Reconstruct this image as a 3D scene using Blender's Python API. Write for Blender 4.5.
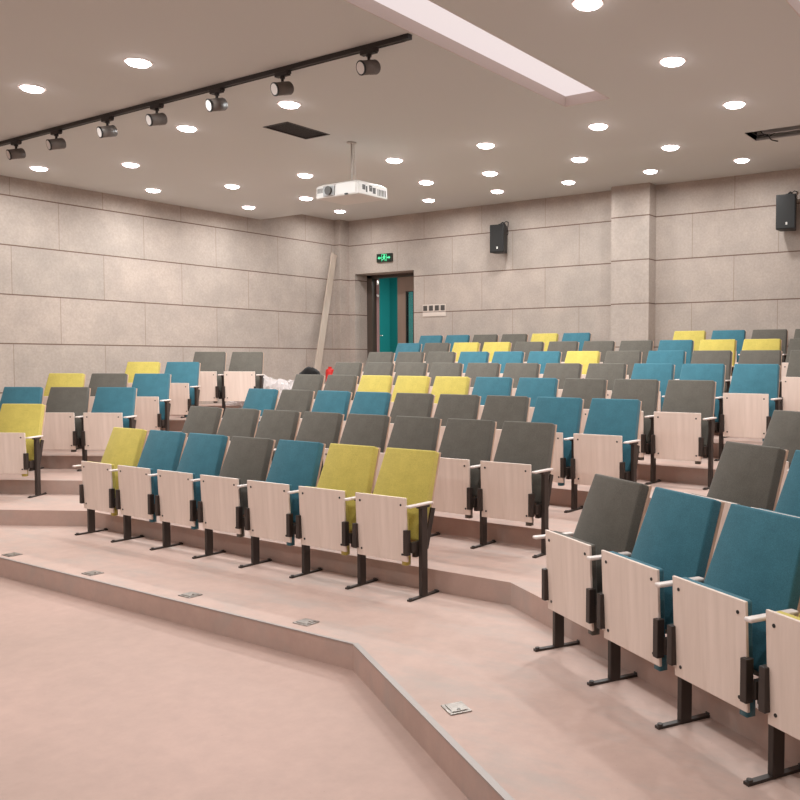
import bpy, bmesh, math, random
from mathutils import Vector, Matrix
random.seed(7)
for o in list(bpy.data.objects): bpy.data.objects.remove(o)
SC = bpy.context.scene
COL = SC.collection
CZ = 1.688                     # eye height above the lowest floor
RISE = .1455

# ------------------------------------------------------------------ camera
yaw, pitch, roll, F, PX = .5703, -.0449, .0024, 867.6, 538.07
cy, sy, cp, sp = math.cos(yaw), math.sin(yaw), math.cos(pitch), math.sin(pitch)
f0 = Vector((-sy, cy, 0)); r0 = Vector((cy, sy, 0)); u0 = Vector((0, 0, 1))
f1 = f0*cp + u0*sp; u1 = u0*cp - f0*sp
r2 = r0*math.cos(roll) + u1*math.sin(roll); u2 = u1*math.cos(roll) - r0*math.sin(roll)
cd = bpy.data.cameras.new('camera'); cam = bpy.data.objects.new('camera', cd); COL.objects.link(cam)
cam.matrix_world = Matrix(((r2.x, u2.x, -f1.x, 0), (r2.y, u2.y, -f1.y, 0), (r2.z, u2.z, -f1.z, CZ), (0, 0, 0, 1)))
cd.sensor_width = 36; cd.lens = F/800*36; cd.shift_x = -(PX-400)/800; cd.clip_start = .05
SC.camera = cam
# ------------------------------------------------------------------ world, exposure
w = bpy.data.worlds.new('world'); SC.world = w; w.use_nodes = True
w.node_tree.nodes['Background'].inputs[0].default_value = (1, .95, .93, 1)
w.node_tree.nodes['Background'].inputs[1].default_value = .3
SC.view_settings.view_transform = 'Standard'; SC.view_settings.look = 'None'
SC.view_settings.exposure = 0.22; SC.view_settings.gamma = 1.0; SC.view_settings.use_curve_mapping = False
LAMP_W = 24.5                  # watts of one ceiling downlight
LAMP_C = (.965, 1.0, .99)
SLOT_E = .72

# ------------------------------------------------------------------ materials
def lin(c):
    return tuple(((v/255)/12.92 if v/255 <= .04045 else ((v/255+.055)/1.055)**2.4) for v in c)
def newmat(name, col, rough=.6, metal=0, spec=.5):
    m = bpy.data.materials.new(name); m.use_nodes = True
    b = m.node_tree.nodes['Principled BSDF']
    b.inputs['Base Color'].default_value = (*lin(col), 1); b.inputs['Roughness'].default_value = rough
    b.inputs['Metallic'].default_value = metal; b.inputs['Specular IOR Level'].default_value = spec
    return m
class N:                        # small node helper
    def __init__(s, m): s.t = m.node_tree; s.b = s.t.nodes['Principled BSDF']
    def n(s, typ, **k):
        x = s.t.nodes.new(typ)
        for a, v in k.items(): setattr(x, a, v)
        return x
    def l(s, a, b): s.t.links.new(a, b)
    def math(s, op, a, b=None, c=None):
        x = s.n('ShaderNodeMath', operation=op)
        for i, v in enumerate((a, b, c)):
            if v is None: continue
            if isinstance(v, (int, float)): x.inputs[i].default_value = v
            else: s.l(v, x.inputs[i])
        return x.outputs[0]
    def coord(s, scale=(1, 1, 1)):
        tc = s.n('ShaderNodeTexCoord'); mp = s.n('ShaderNodeMapping'); mp.inputs['Scale'].default_value = scale
        s.l(tc.outputs['Object'], mp.inputs[0]); return mp.outputs[0]
    def noise(s, scale, vec, detail=4, rough=.55):
        x = s.n('ShaderNodeTexNoise'); x.inputs['Scale'].default_value = scale; x.inputs['Detail'].default_value = detail
        x.inputs['Roughness'].default_value = rough; s.l(vec, x.inputs['Vector']); return x.outputs[0]
    def ramp(s, fac, stops):
        x = s.n('ShaderNodeValToRGB'); e = x.color_ramp.elements
        while len(e) < len(stops): e.new(.5)
        for el, (p, c) in zip(e, stops): el.position = p; el.color = (*c, 1) if len(c) == 3 else c
        s.l(fac, x.inputs[0]); return x.outputs[0]
    def mix(s, fac, a, b, mode='MIX'):
        x = s.n('ShaderNodeMix', data_type='RGBA', blend_type=mode)
        for i, v in ((0, fac), (6, a), (7, b)):
            if isinstance(v, (int, float)): x.inputs[i].default_value = v
            elif isinstance(v, tuple): x.inputs[i].default_value = (*v, 1)
            else: s.l(v, x.inputs[i])
        return x.outputs[2]
    def bump(s, h, strength=.2, dist=.01):
        x = s.n('ShaderNodeBump'); x.inputs['Strength'].default_value = strength; x.inputs['Distance'].default_value = dist
        s.l(h, x.inputs['Height']); s.l(x.outputs[0], s.b.inputs['Normal'])

def wall_mat(name, axis, u_org, verticals=True, col=(208, 191, 180)):
    """fibre-cement boards 1.2 x .612 m in running bond with thin brown joints"""
    m = newmat(name, col, .8, spec=.25); n = N(m)
    c = n.coord(); sep = n.n('ShaderNodeSeparateXYZ'); n.l(c, sep.inputs[0])
    z = n.math('DIVIDE', n.math('SUBTRACT', sep.outputs[2], 2.038+CZ), .6121)
    row = n.math('FLOOR', z)
    u = n.math('DIVIDE', n.math('SUBTRACT', sep.outputs[axis], u_org), 1.2)
    u = n.math('ADD', u, n.math('MULTIPLY', n.math('PINGPONG', row, 1), .5))
    if axis == 0: u = n.math('ADD', u, n.math('MULTIPLY', n.math('GREATER_THAN', sep.outputs[0], -5.57), .5))   # bond shifts by half a board past the column
    dh = n.math('MULTIPLY', n.math('PINGPONG', n.math('ADD', z, 100), .5), .6121)     # pingpong gives distance to an integer
    hj = n.math('SUBTRACT', 1, n.math('SMOOTH_MIN', 1, n.math('DIVIDE', dh, .0085), .05))
    hj = n.math('MAXIMUM', hj, 0)
    hline = n.math('LESS_THAN', dh, .008)
    dv = n.math('MULTIPLY', n.math('PINGPONG', n.math('ADD', u, 100), .5), 1.2)
    vline = n.math('LESS_THAN', dv, .0040 if verticals else -1)
    cell = n.n('ShaderNodeCombineXYZ'); n.l(n.math('FLOOR', u), cell.inputs[0]); n.l(row, cell.inputs[1])
    wn = n.n('ShaderNodeTexWhiteNoise'); wn.noise_dimensions = '3D'; n.l(cell.outputs[0], wn.inputs[0])
    mot = n.ramp(n.noise(2.6, c, 6, .62), [(.34, lin((167, 156, 148))), (.68, lin((182, 169, 160)))])
    fine = n.ramp(n.noise(34, c, 5, .7), [(.35, (.86, .85, .84)), (.65, (1.06, 1.05, 1.05))])
    colr = n.mix(.75, mot, fine, 'MULTIPLY')
    tint = n.ramp(wn.outputs[0], [(0, (.95, .945, .94)), (.5, (1, .985, .975)), (1, (1.03, 1.0, .985))])
    colr = n.mix(1, colr, tint, 'MULTIPLY')
    colr = n.mix(n.math('MULTIPLY', vline, .7), colr, lin((128, 108, 96)))
    colr = n.mix(n.math('MULTIPLY', hline, .92), colr, lin((104, 80, 70)))
    n.l(colr, n.b.inputs['Base Color'])
    hgt = n.math('SUBTRACT', n.math('MULTIPLY', n.noise(60, c, 3), .12), n.math('MAXIMUM', hline, vline))
    n.bump(hgt, .35, .006)
    return m
def floor_mat(name, grey=False):
    m = newmat(name, (206, 178, 166), .62, spec=.3); n = N(m); c = n.coord()
    a = n.ramp(n.noise(.7, c, 5, .6), [(.35, lin((180, 153, 142) if grey else (170, 143, 132))), (.65, lin((190, 161, 150) if grey else (181, 151, 140)))])
    b = n.ramp(n.noise(9, c, 6, .7), [(.3, (.93, .93, .93)), (.7, (1.04, 1.04, 1.04))])
    colr = n.mix(1, a, b, 'MULTIPLY')
    if grey:                    # building dust trodden over the tiers
        d = n.ramp(n.noise(1.9, n.coord((1, 2.6, 1)), 7, .68), [(.47, (0, 0, 0)), (.66, (.5, .5, .5))])
        colr = n.mix(d, colr, lin((162, 152, 146)))
    spk = n.ramp(n.noise(55, c, 2, .5), [(.74, (1, 1, 1)), (.78, (.72, .68, .66))])
    colr = n.mix(.6, colr, spk, 'MULTIPLY')
    n.l(colr, n.b.inputs['Base Color'])
    n.bump(n.noise(25, c, 3), .05, .004)
    return m
def fabric(name, col):
    m = newmat(name, col, .95, spec=.12); n = N(m); c = n.coord()
    v = n.ramp(n.noise(240, c, 3, .7), [(.3, (.74, .74, .74)), (.7, (1.2, 1.2, 1.2))])
    v2 = n.ramp(n.noise(14, c, 4, .6), [(.3, (.93, .93, .93)), (.7, (1.06, 1.06, 1.06))])
    n.l(n.mix(1, n.mix(1, lin(col), v, 'MULTIPLY'), v2, 'MULTIPLY'), n.b.inputs['Base Color'])
    n.b.inputs['Sheen Weight'].default_value = .15
    n.bump(n.noise(300, c, 2), .3, .002)
    return m
def wood(name, col, sc=(1, 1, 1)):
    m = newmat(name, col, .5, spec=.35); n = N(m)
    g = n.noise(1, n.coord(sc), 5, .6)
    n.l(n.mix(1, lin(col), n.ramp(g, [(.3, (.91, .89, .87)), (.7, (1.05, 1.05, 1.05))]), 'MULTIPLY'), n.b.inputs['Base Color'])
    return m
def emis(name, col, e):
    m = newmat(name, col, .4); b = m.node_tree.nodes['Principled BSDF']
    b.inputs['Emission Color'].default_value = (*lin(col), 1); b.inputs['Emission Strength'].default_value = e
    return m
M = {}
M['wall_back'] = wall_mat('cement_boards_back', 0, -11.4046+.6827)
M['wall_left'] = wall_mat('cement_boards_left', 1, 11.2942-.8816)
M['column'] = wall_mat('cement_boards_column', 0, -5.87, False)
M['floor'] = floor_mat('screed'); M['tier'] = floor_mat('dusty_screed', True)
M['ceiling'] = newmat('ceiling_paint', (206, 206, 203), .75, spec=.2)
_n = N(M['ceiling']); _n.bump(_n.noise(3, _n.coord(), 3), .05, .01)
M['fascia'] = newmat('slot_paint', (205, 192, 186), .7)
M['teal'] = fabric('teal_fabric', (64, 110, 124)); M['grey'] = fabric('charcoal_fabric', (97, 92, 85)); M['yellow'] = fabric('lime_fabric', (194, 176, 92))
M['panel'] = wood('pale_ply', (224, 205, 194), (26, 26, 1.6)); M['shell'] = wood('back_ply', (203, 170, 150), (26, 26, 1.6))
M['arm'] = newmat('cream_armrest', (222, 208, 202), .45)
M['steel'] = newmat('dark_powder_coat', (54, 45, 41), .42, spec=.4)
M['black'] = newmat('black_plastic', (24, 22, 21), .5)
M['track'] = newmat('track_black', (44, 38, 36), .5)
M['head'] = newmat('spot_grey', (104, 96, 91), .45)
M['head2'] = newmat('pole_grey', (190, 182, 176), .6)
M['plate'] = newmat('switch_plate_beige', (205, 190, 180), .5)
M['plank'] = wood('pale_plank', (182, 166, 153), (9, 9, 1.2))
M['alu'] = newmat('brushed_metal', (176, 168, 162), .38, .75)
_n = N(M['alu']); _n.l(_n.ramp(_n.noise(60, _n.coord(), 4, .7), [(.3, lin((128, 120, 114))), (.7, lin((172, 163, 157)))]), _n.b.inputs['Base Color'])
M['nosing'] = newmat('grey_metal_strip', (160, 150, 146), .5, .3)
M['white'] = newmat('white_plastic', (212, 207, 203), .45)
M['greyplast'] = newmat('grey_plastic', (160, 160, 160), .5)
M['darkgrey'] = newmat('dark_grey_plastic', (70, 64, 60), .5)
M['lamp'] = emis('lamp_lens', (255, 242, 244), 14)
M['slot'] = emis('slot_light', (252, 236, 235), SLOT_E); M['slot'].node_tree.nodes['Principled BSDF'].inputs['Base Color'].default_value = (.05, .05, .05, 1)
M['ring'] = newmat('lamp_ring', (225, 215, 210), .5)
M['lens'] = newmat('spot_lens', (232, 226, 222), .35)
M['doorwood'] = wood('brown_door', (128, 108, 96), (30, 30, 1.5))
M['doorframe'] = newmat('dark_door_frame', (72, 60, 52), .5)
M['dooredge'] = newmat('mauve_door_edge', (140, 104, 102), .5)
M['tealwall'] = newmat('teal_wall_paint', (6, 122, 120), .7)
M['glass'] = newmat('glass', (235, 245, 243), .03); M['glass'].node_tree.nodes['Principled BSDF'].inputs['Transmission Weight'].default_value = 1
M['signgreen'] = emis('sign_green', (80, 215, 150), .8)
M['signdark'] = newmat('sign_dark', (20, 34, 26), .3)
M['red'] = newmat('red_plastic', (200, 40, 36), .4)
M['bag'] = fabric('black_nylon', (20, 17, 17))
M['chrome'] = newmat('chrome', (210, 208, 205), .15, 1)
M['cavity'] = newmat('ceiling_void', (60, 54, 50), .9)
M['wrap'] = newmat('plastic_wrap', (236, 230, 230), .22)
_b = M['wrap'].node_tree.nodes['Principled BSDF']; _b.inputs['Alpha'].default_value = .42; _b.inputs['Transmission Weight'].default_value = .2

# ------------------------------------------------------------------ mesh helpers
def bx(bm, x0, x1, y0, y1, z0, z1, mi=0):
    vs = [bm.verts.new((x, y, z)) for z in (z0, z1) for y in (y0, y1) for x in (x0, x1)]
    for q in ((0, 2, 3, 1), (4, 5, 7, 6), (0, 1, 5, 4), (1, 3, 7, 5), (3, 2, 6, 7), (2, 0, 4, 6)):
        f = bm.faces.new([vs[i] for i in q]); f.material_index = mi
    return vs
def cyl(bm, a, b, ra, rb=None, n=16, mi=0, cap=True):
    a = Vector(a); b = Vector(b); rb = ra if rb is None else rb
    d = (b-a).normalized(); q = d.to_track_quat('Z', 'Y').to_matrix()
    A = [bm.verts.new(a + q @ Vector((ra*math.cos(t*2*math.pi/n), ra*math.sin(t*2*math.pi/n), 0))) for t in range(n)]
    B = [bm.verts.new(b + q @ Vector((rb*math.cos(t*2*math.pi/n), rb*math.sin(t*2*math.pi/n), 0))) for t in range(n)]
    for i in range(n):
        f = bm.faces.new((A[i], A[(i+1) % n], B[(i+1) % n], B[i])); f.smooth = True; f.material_index = mi
    if cap:
        for L in (A[::-1], B):
            f = bm.faces.new(L); f.material_index = mi
def prism(bm, pts, z0, z1):
    A = [bm.verts.new((x, y, z0)) for x, y in pts]; B = [bm.verts.new((x, y, z1)) for x, y in pts]
    n = len(pts)
    bm.faces.new(A[::-1]); bm.faces.new(B)
    for i in range(n): bm.faces.new((A[i], A[(i+1) % n], B[(i+1) % n], B[i]))
def tube(bm, pts, r, n=8):
    for a, b in zip(pts, pts[1:]): cyl(bm, a, b, r, n=n)
def slab(bm, hw, y_t, z_t, y_b, z_b, th, mi=0):
    """board whose front face runs from (y_t,z_t) down to (y_b,z_b); th goes backwards"""
    d = Vector((0, y_t-y_b, z_t-z_b)).normalized(); nrm = Vector((0, d.z, -d.y))   # backwards
    P = [Vector((-hw, y_b, z_b)), Vector((hw, y_b, z_b)), Vector((hw, y_t, z_t)), Vector((-hw, y_t, z_t))]
    A = [bm.verts.new(p) for p in P]; B = [bm.verts.new(p+nrm*th) for p in P]
    for q in ((0, 1, 2, 3),): f = bm.faces.new([A[i] for i in q]); f.material_index = mi
    bm.faces.new(B[::-1])
    for i in range(4): bm.faces.new((A[i], B[i], B[(i+1) % 4], A[(i+1) % 4]))
def mesh(name, bm, mats, bevel=0, seg=2, smooth=False):
    if bevel:
        bmesh.ops.bevel(bm, geom=list(bm.edges), offset=bevel, segments=seg, affect='EDGES', profile=.6, clamp_overlap=True)
    bmesh.ops.recalc_face_normals(bm, faces=bm.faces)
    me = bpy.data.meshes.new(name); bm.to_mesh(me); bm.free()
    for m in (mats if isinstance(mats, (list, tuple)) else [mats]): me.materials.append(M[m])
    if smooth:
        for p in me.polygons: p.use_smooth = True
    return me
def link(name, me, parent=None):
    o = bpy.data.objects.new(name, me); COL.objects.link(o)
    if parent: o.parent = parent
    return o
def obj(name, bm, mats, parent=None, **k): return link(name, mesh(name, bm, mats, **k), parent)
def struct(name, bm, mats, parent=None, **k):
    o = obj(name, bm, mats, parent, **k)
    if not parent: o['kind'] = 'structure'
    return o
def tag(o, label, cat, group=None):
    o['label'] = label; o['category'] = cat
    if group: o['group'] = group
    return o
def thing(name, label, cat, loc=(0, 0, 0), rz=0, group=None):
    o = bpy.data.objects.new(name, None); COL.objects.link(o); o.location = loc; o.rotation_euler = (0, 0, rz)
    o.empty_display_size = .1
    return tag(o, label, cat, group)
BM = bmesh.new

# ------------------------------------------------------------------ room shell
XL, XR, YB, YF = -11.4046, 1.3, 11.2942, -3.6
ZLOW, ZHIGH = 2.27+CZ, 2.48+CZ
bm = BM(); bx(bm, XL-.2, XR+.2, YF-.2, YB+.3, -.2, 0); struct('floor', bm, 'floor')
def fl(k): return CZ-1.5424+RISE*(k-1)
EDGE = {1: (3.38, -7.56, -3.36), 2: (4.47, -7.82, -3.07), 3: (5.41, -8.06, -2.94), 4: (6.40, -8.26, -3.05),
        5: (7.32, -8.36, -2.70), 6: (8.23, -8.68, -2.40), 7: (9.13, -9.02, -2.10), 8: (10.06, -9.35, -1.90)}
SL = .489/.872
def front(k):
    y, a, b = EDGE[k]
    return [(XL, y-SL*(a-XL)), (a, y), (b, y), (XR, y-SL*(XR-b))]
for k in range(1, 9):
    bm = BM(); z0 = fl(k-1) if k > 1 else 0.0
    pts = front(k) + [(XR, YB), (XL, YB)]
    prism(bm, pts, z0, fl(k))
    o = struct('platform_tier', bm, 'tier')
# metal nosing on the front edge of the lowest tier
bm = BM(); P = front(1)
def strip(bm, a, b, wdt, z0, z1, over):
    a = Vector((*a, 0)); b = Vector((*b, 0)); d = (b-a).normalized(); nn = Vector((-d.y, d.x, 0))
    q = [a-nn*over, b-nn*over, b+nn*wdt, a+nn*wdt]
    prism(bm, [(p.x, p.y) for p in q], z0, z1)
strip(bm, P[0], P[1], .012, fl(1)-.004, fl(1)+.003, .003); strip(bm, P[1], P[2], .012, fl(1)-.004, fl(1)+.003, .003)
strip(bm, P[2], P[3], .027, fl(1)-.004, fl(1)+.0035, .003)
struct('trim_1', bm, 'nosing')

# walls
DX0, DX1, DZ = -11.118, -9.75, 1.533+CZ
ZD0 = fl(8)
bm = BM()
bx(bm, XL-.2, DX0, YB, YB+.3, 0, ZHIGH+.1); bx(bm, DX1, XR+.2, YB, YB+.3, 0, ZHIGH+.1)
bx(bm, DX0, DX1, YB, YB+.3, DZ, ZHIGH+.1); bx(bm, DX0, DX1, YB, YB+.3, 0, ZD0)
struct('wall_back', bm, 'wall_back')
bm = BM(); bx(bm, XL-.2, XL, YF-.2, YB, 0, ZHIGH+.1); struct('wall_left', bm, 'wall_left')
bm = BM(); bx(bm, XR, XR+.2, YF-.2, YB, 0, ZHIGH+.1); struct('wall_right', bm, 'wall_left')
bm = BM(); bx(bm, XL, XR, YF-.2, YF, 0, ZHIGH+.1); struct('wall_front', bm, 'wall_back')
bm = BM(); bx(bm, -5.868, -5.273, 11.075, YB, fl(8), ZHIGH); tag(struct('wall_column', bm, 'column'), 'projecting wall column clad in pale cement boards on the back wall', 'column')
bm = BM(); bx(bm, XL, -11.26, 11.075, YB, fl(8), ZHIGH); tag(struct('wall_corner', bm, 'column'), 'boxed corner between left and back walls', 'column')

# ceiling with its openings
SLOT1 = (-4.05, -3.59, .6, 6.75); SLOT2 = (-1.70, -1.235, .6, 7.1)
VENT = (-6.88, -6.53, 5.75, 6.30); HATCH = (-2.99, -2.3, 8.47, 8.82)
holes = [SLOT1, SLOT2, VENT, HATCH]
YS = 9.46
xs = sorted({XL-.05, XR+.05} | {h[0] for h in holes} | {h[1] for h in holes})
ys = sorted({YF-.05, YS} | {h[2] for h in holes} | {h[3] for h in holes})
bm = BM()
for i in range(len(xs)-1):
    for j in range(len(ys)-1):
        mx, my = (xs[i]+xs[i+1])/2, (ys[j]+ys[j+1])/2
        if any(h[0] < mx < h[1] and h[2] < my < h[3] for h in holes): continue
        f = bm.faces.new([bm.verts.new((x, y, ZLOW)) for x, y in ((xs[i], ys[j]), (xs[i], ys[j+1]), (xs[i+1], ys[j+1]), (xs[i+1], ys[j]))])
bmesh.ops.remove_doubles(bm, verts=bm.verts, dist=1e-4)
r = bmesh.ops.extrude_face_region(bm, geom=list(bm.faces))
bmesh.ops.translate(bm, verts=[v for v in r['geom'] if isinstance(v, bmesh.types.BMVert)], vec=(0, 0, .11))
bx(bm, XL-.05, XR+.05, YS, YB+.3, ZHIGH, ZHIGH+.11)
bx(bm, XL-.05, XR+.05, YS-.01, YS, ZLOW+.11, ZHIGH+.11)
struct('ceiling', bm, 'ceiling')
# luminous slots: pale lining and a glowing sheet above
for n_, s in enumerate((SLOT1, SLOT2)):
    root = thing('linear_ceiling_light', ('long glowing white light slot recessed in the ceiling, upper centre of the photo', 'pale edge of a second ceiling light slot in the top right corner')[n_], 'light slot', ((s[0]+s[1])/2, (s[2]+s[3])/2, ZLOW))
    root['group'] = 'light slots in the ceiling'
    hw, hl = (s[1]-s[0])/2, (s[3]-s[2])/2
    bm = BM(); t = .008
    bx(bm, -hw, -hw+t, -hl, hl, 0, .09); bx(bm, hw-t, hw, -hl, hl, 0, .09)
    bx(bm, -hw, hw, hl-t, hl, 0, .09); bx(bm, -hw, hw, -hl, -hl+t, 0, .09)
    obj('slot_lining', bm, 'fascia', root)
    bm = BM(); bx(bm, -hw, hw, -hl, hl, .09, .105)
    obj('light_diffuser', bm, 'slot', root)
# dark louvred vent
root = thing('ceiling_vent', 'dark rectangular louvred vent flush in the ceiling behind the track lights', 'vent', ((VENT[0]+VENT[1])/2, (VENT[2]+VENT[3])/2, ZLOW))
hw, hl = .175, .275
bm = BM(); bx(bm, -hw, hw, -hl, hl, .05, .06); obj('vent_backing', bm, 'black', root)
bm = BM()
for a in ((-hw, -hw+.02, -hl, hl), (hw-.02, hw, -hl, hl), (-hw, hw, -hl, -hl+.02), (-hw, hw, hl-.02, hl)): bx(bm, a[0], a[1], a[2], a[3], -.004, .03)
obj('vent_frame', bm, 'track', root)
bm = BM()
for i in range(11): 
    x = -hw+.03+i*.029; bx(bm, x, x+.012, -hl+.02, hl-.02, .004, .02)
obj('vent_louvres', bm, 'track', root)
# open hatch with loose wires
root = thing('ceiling_hatch', 'open unfinished hatch in the ceiling with loose dangling wires, upper right', 'hatch', (HATCH[0], HATCH[2], ZLOW))
W_, D_ = HATCH[1]-HATCH[0], HATCH[3]-HATCH[2]
bm = BM(); bx(bm, 0, W_, 0, D_, .2, .21); bx(bm, -.01, 0, 0, D_, .0, .2); bx(bm, W_, W_+.01, 0, D_, 0, .2); bx(bm, 0, W_, D_, D_+.01, 0, .2); bx(bm, 0, W_, -.01, 0, 0, .2)
obj('hatch_cavity', bm, 'cavity', root)
bm = BM(); bx(bm, .12, W_, .20, .235, .02, .06); bx(bm, .12, .15, 0, D_, .05, .09); bx(bm, 0, W_, D_-.02, D_, -.003, .02)
obj('hatch_rail', bm, 'greyplast', root)
for pts in ([(.06, .1, .15), (.1, .2, .03), (.16, .25, .0), (.25, .22, .03), (.4, .25, .06)], [(.1, .3, .12), (.16, .22, .0), (.20, .2, -.05), (.27, .19, -.075)], [(.02, .05, .03), (.09, .14, -.01), (.14, .24, .02), (.2, .3, .1)]):
    bm = BM(); tube(bm, pts, .006); obj('wire', bm, 'black', root)

# ------------------------------------------------------------------ downlights
rg = BM()
for i in range(28):
    a, b = i*2*math.pi/28, (i+1)*2*math.pi/28
    def ringp(r, z): return [rg.verts.new((r*math.cos(t), r*math.sin(t), z)) for t in (a, b)]
    o1, o2, o3 = ringp(.105, 0), ringp(.1, -.006), ringp(.085, -.004)
    rg.faces.new((o1[0], o1[1], o2[1], o2[0])); rg.faces.new((o2[0], o2[1], o3[1], o3[0]))
bmesh.ops.remove_doubles(rg, verts=rg.verts, dist=1e-5)
ring_me = mesh('trim_ring', rg, 'ring')
bm = BM(); rp = [(.086, 0), (.084, -.010), (.074, -.020), (.052, -.027), (.026, -.030)]
for (ra, za), (rb, zb) in zip(rp, rp[1:]): cyl(bm, (0, 0, za), (0, 0, zb), ra, rb, n=28, cap=False)
cyl(bm, (0, 0, -.0302), (0, 0, -.030), .026, n=28); bmesh.ops.remove_doubles(bm, verts=bm.verts, dist=2e-4)
lens_me = mesh('lamp_lens', bm, 'lamp')
ld = bpy.data.lights.new('downlight_lamp', 'AREA'); ld.shape = 'DISK'; ld.size = .16; ld.energy = LAMP_W; ld.color = LAMP_C; ld.spread = math.radians(176)
ld2 = ld.copy(); ld2.energy = LAMP_W*.6
def downlight(x, y, label, group, z=ZLOW):
    t = thing('ceiling_downlight', label, 'ceiling light', (x, y, z-.0005), 0, group)
    link('trim_ring', ring_me, t); link('lamp_lens', lens_me, t)
    l = link('downlight_lamp', ld2 if y > 8 or x < -10 else ld, t); l.location = (0, 0, -.033)
ORD = ['leftmost', 'second', 'third', 'fourth', 'fifth', 'sixth']
def ordl(i, n): return 'leftmost' if i == 0 else ('rightmost' if i == n-1 else ORD[i]+' from the left')
for nm, zz, Lx in (('last row, tight against the back wall', ZHIGH, [(-10.62, 10.45), (-8.73, 10.47), (-7.42, 10.45), (-6.21, 10.45), (-4.95, 10.42), (-3.73, 10.45)]),
                   ('second row from the back wall', ZLOW, [(-10.62, 8.6), (-9.35, 8.55), (-7.22, 8.61), (-6.22, 8.61), (-4.94, 8.55), (-3.85, 8.59)]),
                   ('third row from the back wall', ZLOW, [(-9.53, 7.46), (-8.21, 7.5), (-6.74, 7.48), (-5.46, 7.48), (-4.1, 7.46), (-2.74, 7.47)])):
    for i, (x, y) in enumerate(Lx):
        downlight(x, y, 'round ceiling downlight, %s in the %s' % (ordl(i, 6), nm), 'recessed ceiling downlights', zz)
for x, y, lb in ((-10.65, 7.07, 'small-looking downlight by the left wall, further back than its two neighbours there'),
                 (-10.59, 5.55, 'downlight closest to the left wall, below the left end of the light track'),
                 (-9.49, 6.02, 'downlight near the left wall, between two others hugging that wall'),
                 (-7.54, 5.38, 'bright downlight just behind the middle of the black light track'),
                 (-6.07, 5.37, 'bright downlight right below a track spotlight and beside the dark vent'),
                 (-7.54, 3.91, 'leftmost large downlight in front of the black light track'),
                 (-6.20, 4.01, 'second large downlight in front of the track, nearer the middle'),
                 (-2.75, 6.16, 'large downlight on the right, beside the far half of the light slot'),
                 (-2.77, 4.89, 'largest downlight, cut by the top edge right of the light slot')):
    downlight(x, y, lb, 'recessed ceiling downlights')
for y in (1.6, -1.4):
    for x in (-9.6, -7.3, -5.0, -2.77, -.4):
        downlight(x, y, 'unseen round downlight added to light the front floor', 'added unseen downlights over the front floor')  # out-of-view lamps added to light the front floor
for x, y in ((-.4, 4.9), (-.4, 7.47), (-.4, 9.0)): downlight(x, y, 'unseen round downlight over the right hand seats', 'unseen downlights over the right seats')  # unseen lamps, all outside the camera view

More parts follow.
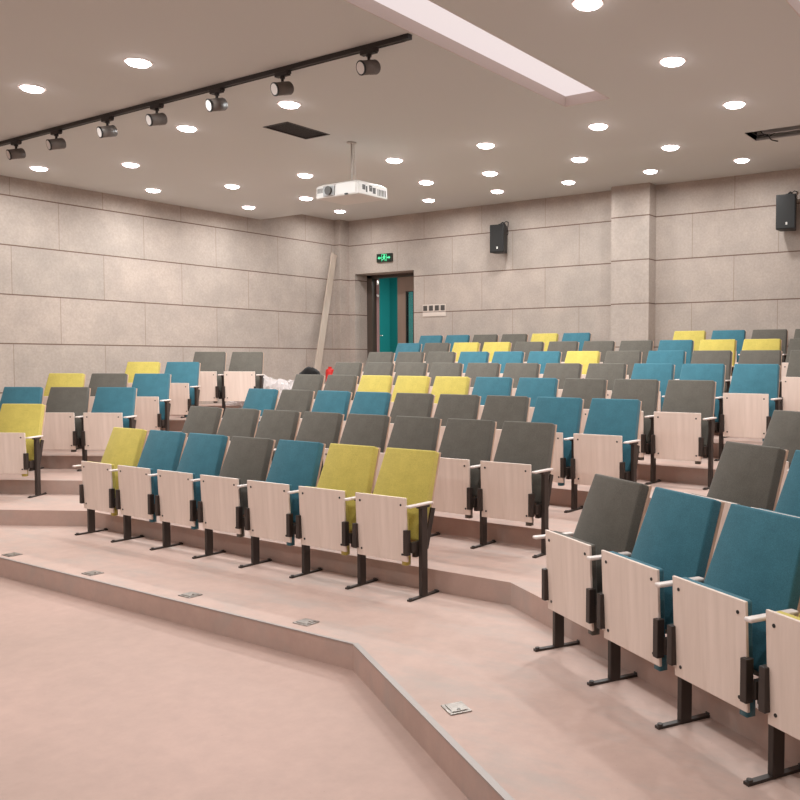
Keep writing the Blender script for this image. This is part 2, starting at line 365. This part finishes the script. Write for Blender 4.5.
# ------------------------------------------------------------------ seats
def trap(bm, wt, wb, off, grow):
    # reclined back: narrow at the top, widening to the armrest level
    T = Vector((0, .19, .94)); Bt = Vector((0, -.015, .37)); d = (T-Bt).normalized(); nn = Vector((0, d.z, -d.y))
    th = .055 if off == 0 else .013
    T = T+d*grow*.5; Bt = Bt-d*grow*4; Mi = Bt+d*(.235+grow*4)
    rows = [(Bt, wb), (Mi, wb), (T, wt)]
    pts = [p+Vector((w_, 0, 0)) for p, w_ in rows]+[p-Vector((w_, 0, 0)) for p, w_ in rows[::-1]]
    A = [bm.verts.new(p+nn*off) for p in pts]; B = [bm.verts.new(p+nn*(off+th)) for p in pts]
    bm.faces.new(A); bm.faces.new(B[::-1])
    for i in range(6): bm.faces.new((A[i], B[i], B[(i+1) % 6], A[(i+1) % 6]))
def seat_meshes():
    R = {}
    bm = BM(); slab(bm, .222, -.112, .658, -.094, .238, .013); R['panel'] = mesh('seat_panel', bm, 'panel', bevel=.003)
    bm = BM()
    for sx in (-1, 1):
        for z in (.285, .61):
            y = -.112+.018*(.658-z)/.42
            cyl(bm, (sx*.18, y-.003, z), (sx*.18, y+.004, z), .0075, n=10)
    R['screws'] = mesh('panel_screws', bm, 'black')
    for c in ('teal', 'grey', 'yellow'):
        bm = BM(); slab(bm, .203, -.098, .653, -.082, .246, .04); bmesh.ops.bevel(bm, geom=list(bm.edges), offset=.012, segments=3, affect='EDGES', profile=.6); bx(bm, .160, .202, -.078, -.038, .21, .30); R['cushion_'+c] = mesh('seat_cushion', bm, c, smooth=True)
        bm = BM(); trap(bm, .220, .244, 0, 0); R['back_'+c] = mesh('backrest', bm, c, bevel=.012, seg=3, smooth=True)
    bm = BM(); trap(bm, .222, .246, .0545, .006); R['shell'] = mesh('back_shell', bm, 'shell', bevel=.004)
    bm = BM(); bx(bm, -.020, .020, -.15, .085, .602, .618); R['arm'] = mesh('armrest', bm, 'arm', bevel=.007, seg=3, smooth=True)
    bm = BM(); bx(bm, -.015, .015, -.029, .029, .006, .603); bx(bm, -.018, .018, -.05, .05, .585, .604); R['leg'] = mesh('leg', bm, 'steel', bevel=.005)
    bm = BM(); bx(bm, -.014, .014, -.145, .145, 0.0, .012)
    for s in (-1, 1): cyl(bm, (0, s*.128, .0), (0, s*.128, .02), .012, n=10)
    R['foot'] = mesh('foot_bar', bm, 'steel')
    for s, nm in ((-1, 'L'), (1, 'R')):
        bm = BM()
        def sb(x0, x1, *a): bx(bm, min(s*x0, s*x1), max(s*x0, s*x1), *a)
        sb(.208, .243, -.122, -.085, .284, .45)            # cheek on the panel edge
        sb(.230, .259, -.09, .035, .298, .368)              # arm to the post
        sb(.222, .254, -.05, .02, .265, .325)
        R['br'+nm] = mesh('hinge_bracket', bm, 'steel', bevel=.004)
        bm = BM()
        A = [(s*.246, .035, .31), (s*.256, .035, .31), (s*.256, .075, .30), (s*.246, .075, .30)]
        B = [(s*.246, .108, .57), (s*.256, .108, .57), (s*.256, .148, .56), (s*.246, .148, .56)]
        a = [bm.verts.new(p) for p in A]; b = [bm.verts.new(p) for p in B]
        bm.faces.new(a[::-1]); bm.faces.new(b)
        for i in range(4): bm.faces.new((a[i], a[(i+1) % 4], b[(i+1) % 4], b[i]))
        R['su'+nm] = mesh('back_support', bm, 'steel')
    return R
SM = seat_meshes()
def seat(x, y, z, rz, colour, label, group, first=False):
    t = thing('auditorium_seat', label, 'seat', (x, y, z), rz, group)
    p = link('seat_panel', SM['panel'], t); link('panel_screws', SM['screws'], p)
    link('seat_cushion', SM['cushion_'+colour], t)
    b = link('backrest', SM['back_'+colour], t); link('back_shell', SM['shell'], b)
    link('hinge_bracket', SM['brL'], t); link('hinge_bracket', SM['brR'], t)
    link('back_support', SM['suL'], t); link('back_support', SM['suR'], t)
    for s in ((1, -1) if first else (1,)):
        a = link('armrest', SM['arm'], t); a.location = (s*.275, 0, 0)
        l = link('leg', SM['leg'], t); l.location = (s*.275, 0, 0)
        link('foot_bar', SM['foot'], l)
    return t
NUM = ['first', 'second', 'third', 'fourth', 'fifth', 'sixth', 'seventh', 'eighth', 'ninth', 'tenth', 'eleventh', 'twelfth']
CN = {'t': 'teal', 'g': 'grey', 'y': 'yellow'}
ROWNAME = {1: 'front row', 2: 'second row', 3: 'third row', 4: 'fourth row', 5: 'fifth row', 6: 'sixth row', 7: 'seventh row', 8: 'back row'}
ROWY = [4.322, 5.264, 6.25, 7.17, 8.08, 8.98, 9.91, 10.83]
MID = {1: (-7.235, 'yttgtyy'), 2: (-7.44, 'gggggggg'), 3: (-7.77, 'tgttgggtt'), 4: (-8.03, 'ggyyyttggg'), 5: (-8.28, 'ggggggggttt'),
       6: (-8.54, 'gggtttygtggg'), 7: (-8.83, 'tgyyggggtyyg'), 8: (-9.155, 'ttggyt')}
for k, (x0, cs) in MID.items():
    n = len(cs)
    for i, c in enumerate(cs):
        pos = 'at the left end' if i == 0 else (('at the right end' if k not in (6, 7, 8) else ('rightmost in view' if k != 8 else 'last before the column')) if i == n-1 else NUM[i]+' from the left')
        seat(x0+i*.55, ROWY[k-1], fl(k), 0, CN[c], '%s tip-up seat %s, in the %s of the central block' % (CN[c], pos, ROWNAME[k]),
             'central block seats, '+ROWNAME[k], i == 0)
for i, c in enumerate('ytgg'):
    pos = ('first right of the wall column', 'second right of the wall column', 'third right of the wall column', 'at the right edge of the photo')[i]
    seat(-4.635+i*.55, ROWY[7], fl(8), 0, CN[c], '%s tip-up seat %s, in the back row' % (CN[c], pos), 'back row seats right of the column', i == 0)
# left block, turned towards the stage; positions are the centre of each row's rightmost seat
TH = .511
def block_seat(bxy, i, th, k, c, label, group, first=False):
    seat(bxy[0]+i*.55*math.cos(th), bxy[1]+i*.55*math.sin(th), fl(k), th, CN[c], label, group, first)
def leg_line(x, y, th, d=.19): return (x+d*math.sin(th), y-d*math.cos(th))
LEFT = [(2, (-9.487, 4.804), 'y', TH, .29), (3, (-10.48, 5.247), 'tgt', .54, .19), (4, (-10.94, 6.008), 'ygt', .54, .19), (5, (-10.882, 7.03), 'yt', TH, .19), (6, (-10.745, 7.985), 'gg', .52, .19)]
LN = {2: 'nearest row', 3: 'second row', 4: 'third row', 5: 'fourth row', 6: 'rearmost row'}
for k, (x, y), cs, th, d in LEFT:
    b = leg_line(x, y, th, d)
    for i, c in enumerate(cs):
        n = len(cs)
        pos = 'alone in view' if n == 1 else ('leftmost' if i == 0 else ('rightmost' if i == n-1 else 'in the middle'))
        block_seat(b, i, th, k, c, '%s tip-up seat, %s in the %s of the left side block' % (CN[c], pos, LN[k]), 'left side block seats', i == 0)
RR = [(1, (-2.3987+.275*math.cos(TH), 3.9481-.275*math.sin(TH)), 'gtty', 'nearest row'), (2, (-1.69, 4.525), 'gt', 'second row'), (3, (-1.66, 5.317), 'g', 'third row')]
for k, (x, y), cs, nm in RR:
    for i, c in enumerate(cs):
        n = len(cs)
        if k == 1: lab = ['large grey tip-up seat at the left end of the nearest right-hand row', 'large teal seat between the grey seat and another teal one in the nearest right-hand row',
                          'large teal seat third in the nearest right-hand row, before the yellow-edged one', 'yellow seat cut by the right edge of the photo in the nearest right-hand row'][i]
        elif k == 2: lab = ['grey seat behind the nearest right-hand row, left end of its row', 'teal seat cut by the right edge, in the second right-hand row'][i]
        else: lab = 'grey seat cut by the right edge, in the third right-hand row'
        block_seat((x, y), i, -TH, k, c, lab, 'right side block seats', i == 0)

# ------------------------------------------------------------------ metal floor boxes
FB = [(-2.345, 2.99, -TH, 'in front of the right-hand seats, near the angled step'), (-3.87, 3.51, 0, 'by the corner of the front step'),
      (-4.96, 3.51, 0, 'second from the step corner'), (-6.06, 3.49, 0, 'third from the step corner'), (-7.17, 3.48, 0, 'at the left edge of the photo')]
for x, y, rz, lb in FB:
    t = thing('floor_socket', 'small square metal floor socket '+lb, 'floor socket', (x, y, fl(1)), rz, 'metal floor sockets along the front step')
    bm = BM(); bx(bm, -.06, .06, -.05, .05, 0, .006); obj('socket_frame', bm, 'alu', t, bevel=.002)
    bm = BM(); bx(bm, -.045, .045, -.036, .036, .006, .010); obj('socket_lid', bm, 'alu', t, bevel=.0015)
    bm = BM(); cyl(bm, (.03, 0, .010), (.03, 0, .0125), .008, n=12); obj('lid_latch', bm, 'chrome', t)

# ------------------------------------------------------------------ track lights
TY = 4.685
root = thing('lighting_track', 'long black lighting track running across the ceiling', 'lighting track', (-7.6, TY, ZLOW))
bm = BM(); bx(bm, -2.9, 3.47, -.018, .018, -.032, -.0005)
bx(bm, -2.9, 3.47, -.02, -.014, -.036, -.03); bx(bm, -2.9, 3.47, .014, .02, -.036, -.03)
obj('track_rail', bm, 'track', root)
bm = BM(); bx(bm, 3.46, 3.53, -.021, .021, -.034, -.0005); obj('track_end_cap', bm, 'black', root)
bd = Vector((-.17, -.93, -.28)).normalized()
def tl_mesh():
    R = {}
    bm = BM(); bx(bm, -.07, .07, -.02, .02, -.068, -.036); bx(bm, .05, .085, -.015, .015, -.06, -.036); R['ad'] = mesh('track_adapter', bm, 'track', bevel=.003)
    bm = BM(); cyl(bm, (0, 0, -.135), (0, 0, -.066), .011, n=12); cyl(bm, (0, 0, -.085), (0, 0, -.066), .02, n=12); R['st'] = mesh('stem', bm, 'track')
    c = Vector((0, 0, -.160))
    bm = BM(); cyl(bm, c-bd*.065, c+bd*.065, .05, n=28); cyl(bm, c-bd*.075, c-bd*.065, .042, .05, n=28)
    for s in range(5): cyl(bm, c-bd*(.06-.012*s), c-bd*(.056-.012*s), .0515, n=28)
    R['bo'] = mesh('lamp_body', bm, 'head')
    bm = BM(); cyl(bm, c+bd*.065, c+bd*.075, .052, n=28); R['be'] = mesh('front_bezel', bm, 'black')
    bm = BM(); cyl(bm, c+bd*.073, c+bd*.077, .040, .042, n=28); R['le'] = mesh('reflector', bm, 'lens')
    return R
TM = tl_mesh()
tn = ['leftmost, at the left edge', 'second from the left', 'third from the left', 'fourth from the left, beside the big letters', 'fifth from the left', 'sixth from the left', 'rightmost, near the track end']
tn[3] = 'fourth from the left'
for i, x in enumerate((-9.37, -8.61, -7.74, -6.985, -6.165, -5.37, -4.46)):
    t = thing('track_spotlight', 'black cylindrical track spotlight, '+tn[i], 'spotlight', (x, TY, ZLOW), 0, 'spotlights on the black ceiling track')
    t.rotation_euler = (0, 0, 0)
    link('track_adapter', TM['ad'], t); link('stem', TM['st'], t)
    b = link('lamp_body', TM['bo'], t); link('front_bezel', TM['be'], b); link('reflector', TM['le'], b)

# ------------------------------------------------------------------ projector
K = 1.05
px, py, pz = -6.265*K, 6.33*K, 1.6*K+CZ
root = thing('ceiling_projector', 'white projector hanging from the ceiling on a short pole above the seats', 'projector', (px, py, pz))
hx, hy, ph = .306, .213, .15
bm = BM()
P = [(-hx, -hy), (hx, -hy), (hx, hy-.02), (hx-.05, hy), (-hx, hy)]
P = [(-hx, -hy), (hx, -hy), (hx, hy), (-hx, hy)]
A = [bm.verts.new((x, y, 0)) for x, y in P]; Bv = [bm.verts.new((x*.99, y*.99, .12)) for x, y in P]; Cv = [bm.verts.new((x*.8, y*.8, ph)) for x, y in P]
bm.faces.new(A[::-1]); bm.faces.new(Cv)
for L1, L2 in ((A, Bv), (Bv, Cv)):
    for i in range(4): bm.faces.new((L1[i], L1[(i+1) % 4], L2[(i+1) % 4], L2[i]))
obj('projector_body', bm, 'white', root, bevel=.012, seg=3)
bm = BM(); bx(bm, -.19, -.03, -hy-.012, -hy+.05, .012, .115); obj('lens_bay', bm, 'greyplast', root, bevel=.006)
bm = BM(); cyl(bm, (-.1, -hy-.03, .065), (-.1, -hy-.01, .065), .042, n=24); cyl(bm, (-.1, -hy-.034, .065), (-.1, -hy-.03, .065), .045, n=24); obj('lens', bm, 'darkgrey', root)
bm = BM()
for i in range(5): bx(bm, -.285, -.205, -hy-.001, -hy+.02, .055+i*.010, .060+i*.010)
obj('side_vent', bm, 'darkgrey', root)
bm = BM(); bx(bm, -.01, .27, -hy-.006, -hy+.05, .012, .125); obj('front_cover', bm, 'white', root, bevel=.004)
bm = BM(); bx(bm, .12, .16, -hy-.014, -hy-.004, .003, .018); obj('front_sensor', bm, 'black', root)
bm = BM()
for y0, y1, z0, z1 in ((-.16, -.12, .05, .10), (-.11, -.09, .03, .09), (-.06, -.02, .045, .105), (-.01, .03, .03, .09)): bx(bm, hx-.02, hx+.001, y0, y1, z0, z1)
obj('connector_panel', bm, 'darkgrey', root)
bm = BM()
for i in range(6): bx(bm, hx-.02, hx+.001, .06+i*.022, .07+i*.022, .02, .085)
obj('side_grille', bm, 'darkgrey', root)
top = ZLOW-pz
bm = BM(); cyl(bm, (0, 0, ph-.01), (0, 0, top-.012), .009); bx(bm, -.11, .11, -.08, .08, ph-.004, ph+.012)
for sx in (-1, 1):
    for s2 in (-1, 1): tube(bm, [(sx*.03, s2*.02, ph+.03), (sx*.16, s2*.11, ph-.005)], .008)
cyl(bm, (0, 0, top-.012), (0, 0, top-.0005), .05, n=20)
obj('mounting_pole', bm, 'head2', root)
bm = BM(); tube(bm, [(.03, 0, top-.01), (.04, .01, ph+.05), (.1, .02, ph+.03), (.2, .0, ph-.0), (hx+.01, -.05, .08)], .005); obj('cable', bm, 'head2', root)

# ------------------------------------------------------------------ wall speakers
def speaker(x, z, w_, h_, dep, rz, label):
    t = thing('wall_speaker', label, 'speaker', (x, YB-.16, z), rz, 'black speakers on the back wall')
    bm = BM()
    P = [(-w_/2, -dep/2), (w_/2, -dep/2), (w_/2*.8, dep/2), (-w_/2*.8, dep/2)]
    prism(bm, P, 0, h_); obj('cabinet', bm, 'black', t, bevel=.008)
    bm = BM(); bx(bm, -w_/2+.012, w_/2-.012, -dep/2-.006, -dep/2+.002, .012, h_-.012); obj('grille', bm, 'black', t, bevel=.004)
    bm = BM(); bx(bm, .0, .022, -dep/2-.009, -dep/2-.005, .055, .088); obj('badge', bm, 'white', t)
    bm = BM(); bx(bm, -.03, .03, .04, .10, h_-.02, h_+.03); obj('mount_lug', bm, 'black', t); bm = BM(); tube(bm, [(0, .06, h_+.03), (.02, .1, h_+.06), (.05, .13, h_+.02), (.03, .15, h_-.05)], .01)
    obj('mount_arm', bm, 'black', t); bm = BM()
    bx(bm, -.04, .04, dep/2-.01, .158, h_*.55, h_*.75); obj('wall_bracket', bm, 'black', t)
    bm = BM(); tube(bm, [(.0, .07, h_), (.07, .10, h_+.07), (.1, .13, h_+.06), (.08, .15, h_-.02), (.09, .14, h_-.12), (.05, .12, h_-.16)], .006); obj('speaker_cable', bm, 'black', t)
speaker(-7.87, 1.68+CZ, .24, .43, .18, .18, 'black wall speaker on the back wall, left of the column')
speaker(-3.365, 1.68+CZ, .25, .44, .2, .12, 'black wall speaker on the back wall at the right edge')

# ------------------------------------------------------------------ exit sign
t = thing('exit_sign', 'small green and black running-man exit sign above the door', 'exit sign', (-10.395, YB, 1.705+CZ))
bm = BM(); bx(bm, -.175, .175, -.03, -.0005, 0, .145); obj('sign_housing', bm, 'signdark', t, bevel=.004)
def flat(bm, pts, y0=-.0335, y1=-.0302):
    A = [bm.verts.new((x, y0, z)) for x, z in pts]; B = [bm.verts.new((x, y1, z)) for x, z in pts]
    bm.faces.new(A); bm.faces.new(B[::-1])
    for i in range(len(pts)): bm.faces.new((A[i], A[(i+1) % len(pts)], B[(i+1) % len(pts)], B[i]))
bm = BM()                                       # running figure in a doorway
cyl(bm, (.004, -.0335, .115), (.004, -.0302, .115), .013, n=14)
flat(bm, [(-.012, .062), (.012, .058), (.016, .1), (-.008, .1)])
flat(bm, [(.012, .1), (.016, .09), (.045, .075), (.046, .083)])
flat(bm, [(-.008, .1), (-.006, .088), (-.034, .072), (-.038, .08)])
flat(bm, [(-.012, .064), (0, .06), (-.02, .04), (-.04, .03), (-.044, .04), (-.028, .048)])
flat(bm, [(0, .06), (.012, .058), (.034, .045), (.028, .015), (.018, .017), (.022, .04)])
obj('running_figure', bm, 'signgreen', t)
bm = BM()
for a in ((-.058, -.052, .012, .134), (.052, .058, .012, .134), (-.058, .058, .129, .134)): flat(bm, [(a[0], a[2]), (a[1], a[2]), (a[1], a[3]), (a[0], a[3])])
obj('doorway_outline', bm, 'signgreen', t)
for s in (-1, 1):
    bm = BM(); flat(bm, [(s*.07, .062), (s*.11, .062), (s*.11, .045), (s*.145, .072), (s*.11, .099), (s*.11, .082), (s*.07, .082)][::s]); obj('arrow', bm, 'signgreen', t)

# ------------------------------------------------------------------ light switches
t = thing('light_switch_panel', 'row of four dark light switches on white plates right of the door', 'light switch', (-9.30, YB, .74+CZ))
bm = BM(); bx(bm, -.25, .25, -.012, -.0005, 0, .07); obj('lower_plate', bm, 'plate', t, bevel=.003)
for i in range(4):
    x = -.19+i*.125
    bm = BM(); bx(bm, x-.058, x+.058, -.012, -.0005, .078, .20); p = obj('switch_plate', bm, 'plate', t, bevel=.003)
    bm = BM(); bx(bm, x-.042, x+.042, -.017, -.011, .096, .182); r = obj('switch_rocker', bm, 'darkgrey', p, bevel=.002)

# ------------------------------------------------------------------ doorway
YD = 11.60
bm = BM()
bx(bm, DX0-.01, DX0+.12, YD, YD+.14, ZD0, DZ); bx(bm, DX1-.08, DX1+.01, YD, YD+.14, ZD0, DZ); bx(bm, DX0, DX1, YD, YD+.14, DZ-.05, DZ+.01)
struct('trim_2', bm, 'doorframe')
bm = BM(); bx(bm, DX0, DX1, YB+.29, 13.6, ZD0-.1, ZD0); 
bx(bm, -12.4, DX0, YB+.3, 13.6, ZD0-.1, ZD0); bx(bm, DX1, -8.4, YB+.3, 13.6, ZD0-.1, ZD0); struct('floor_corridor', bm, 'floor')
bm = BM(); bx(bm, -12.4, -8.4, 13.6, 13.7, ZD0, DZ+.4); bx(bm, -12.5, -12.4, YB+.3, 13.7, ZD0, DZ+.4); bx(bm, -8.4, -8.3, YB+.3, 13.7, ZD0, DZ+.4); struct('wall_corridor', bm, 'tealwall')
bm = BM(); bx(bm, -12.5, -8.3, YB+.3, 13.7, DZ+.4, DZ+.5); struct('ceiling_corridor', bm, 'ceiling')
l2 = bpy.data.lights.new('corridor_fill_light', 'AREA'); l2.size = .5; l2.energy = 62; l2.color = (.95, 1, 1)  # unseen fill light added to brighten the teal wall beyond the door
o = link('corridor_fill_light', l2); o.location = (-10.6, 12.7, DZ+.38)
# open left leaf, edge on
t = thing('door_1', 'open door leaf seen edge-on at the left of the doorway', 'door', (-10.985, YD+.1, ZD0), .76); t['kind'] = 'structure'
bm = BM(); bx(bm, 0, .05, 0, .55, .01, 2.0); obj('door_leaf', bm, 'dooredge', t, bevel=.003)
bm = BM(); tube(bm, [(.05, .03, .98), (.10, .03, .98), (.10, .13, .99)], .01); obj('door_handle', bm, 'chrome', t)
bm = BM(); bx(bm, .01, .04, -.004, .0, 1.90, 1.97); bx(bm, .01, .04, -.004, 0, 1.68, 1.72); obj('door_fitting', bm, 'chrome', t)
# closed right leaf with its narrow pane
t = thing('door_2', 'brown door leaf with a tall narrow vision panel at the right of the doorway', 'door', (-10.42, YD+.03, ZD0)); t['kind'] = 'structure'
wd = (DX1-.08)+10.42
bm = BM(); a, b = .195, .37
bx(bm, 0, a, 0, .045, .01, 2.0); bx(bm, b, wd, 0, .045, .01, 2.0); bx(bm, a, b, 0, .045, .01, .55); bx(bm, a, b, 0, .045, 1.74, 2.0)
obj('door_leaf', bm, 'doorwood', t)
bm = BM(); bx(bm, a, a+.022, -.006, .05, .55, 1.74); bx(bm, b-.008, b, -.006, .05, .55, 1.74); bx(bm, a, b, -.006, .05, 1.73, 1.74); bx(bm, a, b, -.006, .05, .55, .56); f_ = obj('pane_frame', bm, 'black', t)
bm = BM(); bx(bm, a+.022, b-.008, .02, .026, .56, 1.73); obj('glass_pane', bm, 'glass', t)

# ------------------------------------------------------------------ leaning plank and clutter in the back left corner
bm = BM()
a = Vector((-11.33, 11.0, 1.87+CZ)); b = Vector((-11.0, 10.2, fl(8)+.003))
d = (a-b).normalized(); s_ = d.cross(Vector((1, .1, 0))).normalized(); n_ = d.cross(s_).normalized()
vs = []
for p in (b, a):
    for e1, e2 in ((-1, -1), (1, -1), (1, 1), (-1, 1)): vs.append(bm.verts.new(p + s_*.066*e1 + n_*.012*e2))
for q in ((0, 3, 2, 1), (4, 5, 6, 7), (0, 1, 5, 4), (1, 2, 6, 5), (2, 3, 7, 6), (3, 0, 4, 7)): bm.faces.new([vs[i] for i in q])
tag(obj('wooden_plank', bm, 'plank'), 'long pale wooden plank leaning against the left wall near the door', 'plank')
def blob(name, loc, sx, sy, sz, seed, mat, rough=.35, sub=3, f=3.0, flat_shade=False):
    from mathutils import noise
    bm = BM(); bmesh.ops.create_icosphere(bm, subdivisions=sub, radius=1)
    for v in bm.verts:
        k = 1+rough*noise.noise(v.co*f+Vector((seed, 0, 0)))
        v.co = Vector((v.co.x*sx*k, v.co.y*sy*k, max(0, (v.co.z*.5+.5))*sz*k))
    o = obj(name, bm, mat, smooth=not flat_shade); o.location = loc
    return o
o = blob('backpack', (-10.42, 9.58, fl(7)), .25, .18, .56, 3, 'bag', .12); tag(o, 'black bag slumped on the floor behind the grey seats, near the leaning plank', 'bag')
bm = BM(); tube(bm, [(-.16, 0, .38), (-.17, 0, .47), (-.13, 0, .50), (-.08, 0, .42)], .018); s = obj('bag_strap', bm, 'bag', o)
bm = BM(); cyl(bm, (.0, -.12, .40), (0, -.165, .36), .03, n=10); obj('bag_buckle', bm, 'greyplast', o)
bm = BM(); prof = [(.0, .0), (.06, .0), (.075, .05), (.075, .33), (.07, .37), (.03, .39), (.03, .42), (0, .42)]
for (r_a, z_a), (r_b, z_b) in zip(prof, prof[1:]):
    if r_a > 0 or r_b > 0: cyl(bm, (0, 0, z_a), (0, 0, z_b+1e-5), max(r_a, .001), max(r_b, .001), n=18, cap=False)
o = obj('red_canister', bm, 'red'); o.location = (-10.85, 10.42, fl(8)); tag(o, 'small red plastic container standing behind the grey seats beside the black bag', 'container')
from mathutils import noise as mn
bm = BM(); bmesh.ops.create_icosphere(bm, subdivisions=5, radius=1)
for v in bm.verts:
    k = 1+.5*mn.noise(v.co*2.2+Vector((9, 0, 0)))+.35*abs(mn.noise(v.co*5))+.18*mn.noise(v.co*11)
    v.co = Vector((v.co.x*.55*k, v.co.y*.35*k, max(0, v.co.z*.5+.35)*.5*k))
o = obj('plastic_wrapping', bm, 'wrap'); o.location = (-10.25, 8.75, fl(6)); o.rotation_euler = (0, 0, .55); tag(o, 'crumpled heap of clear plastic wrapping beside the left block by the wall', 'plastic wrapping')
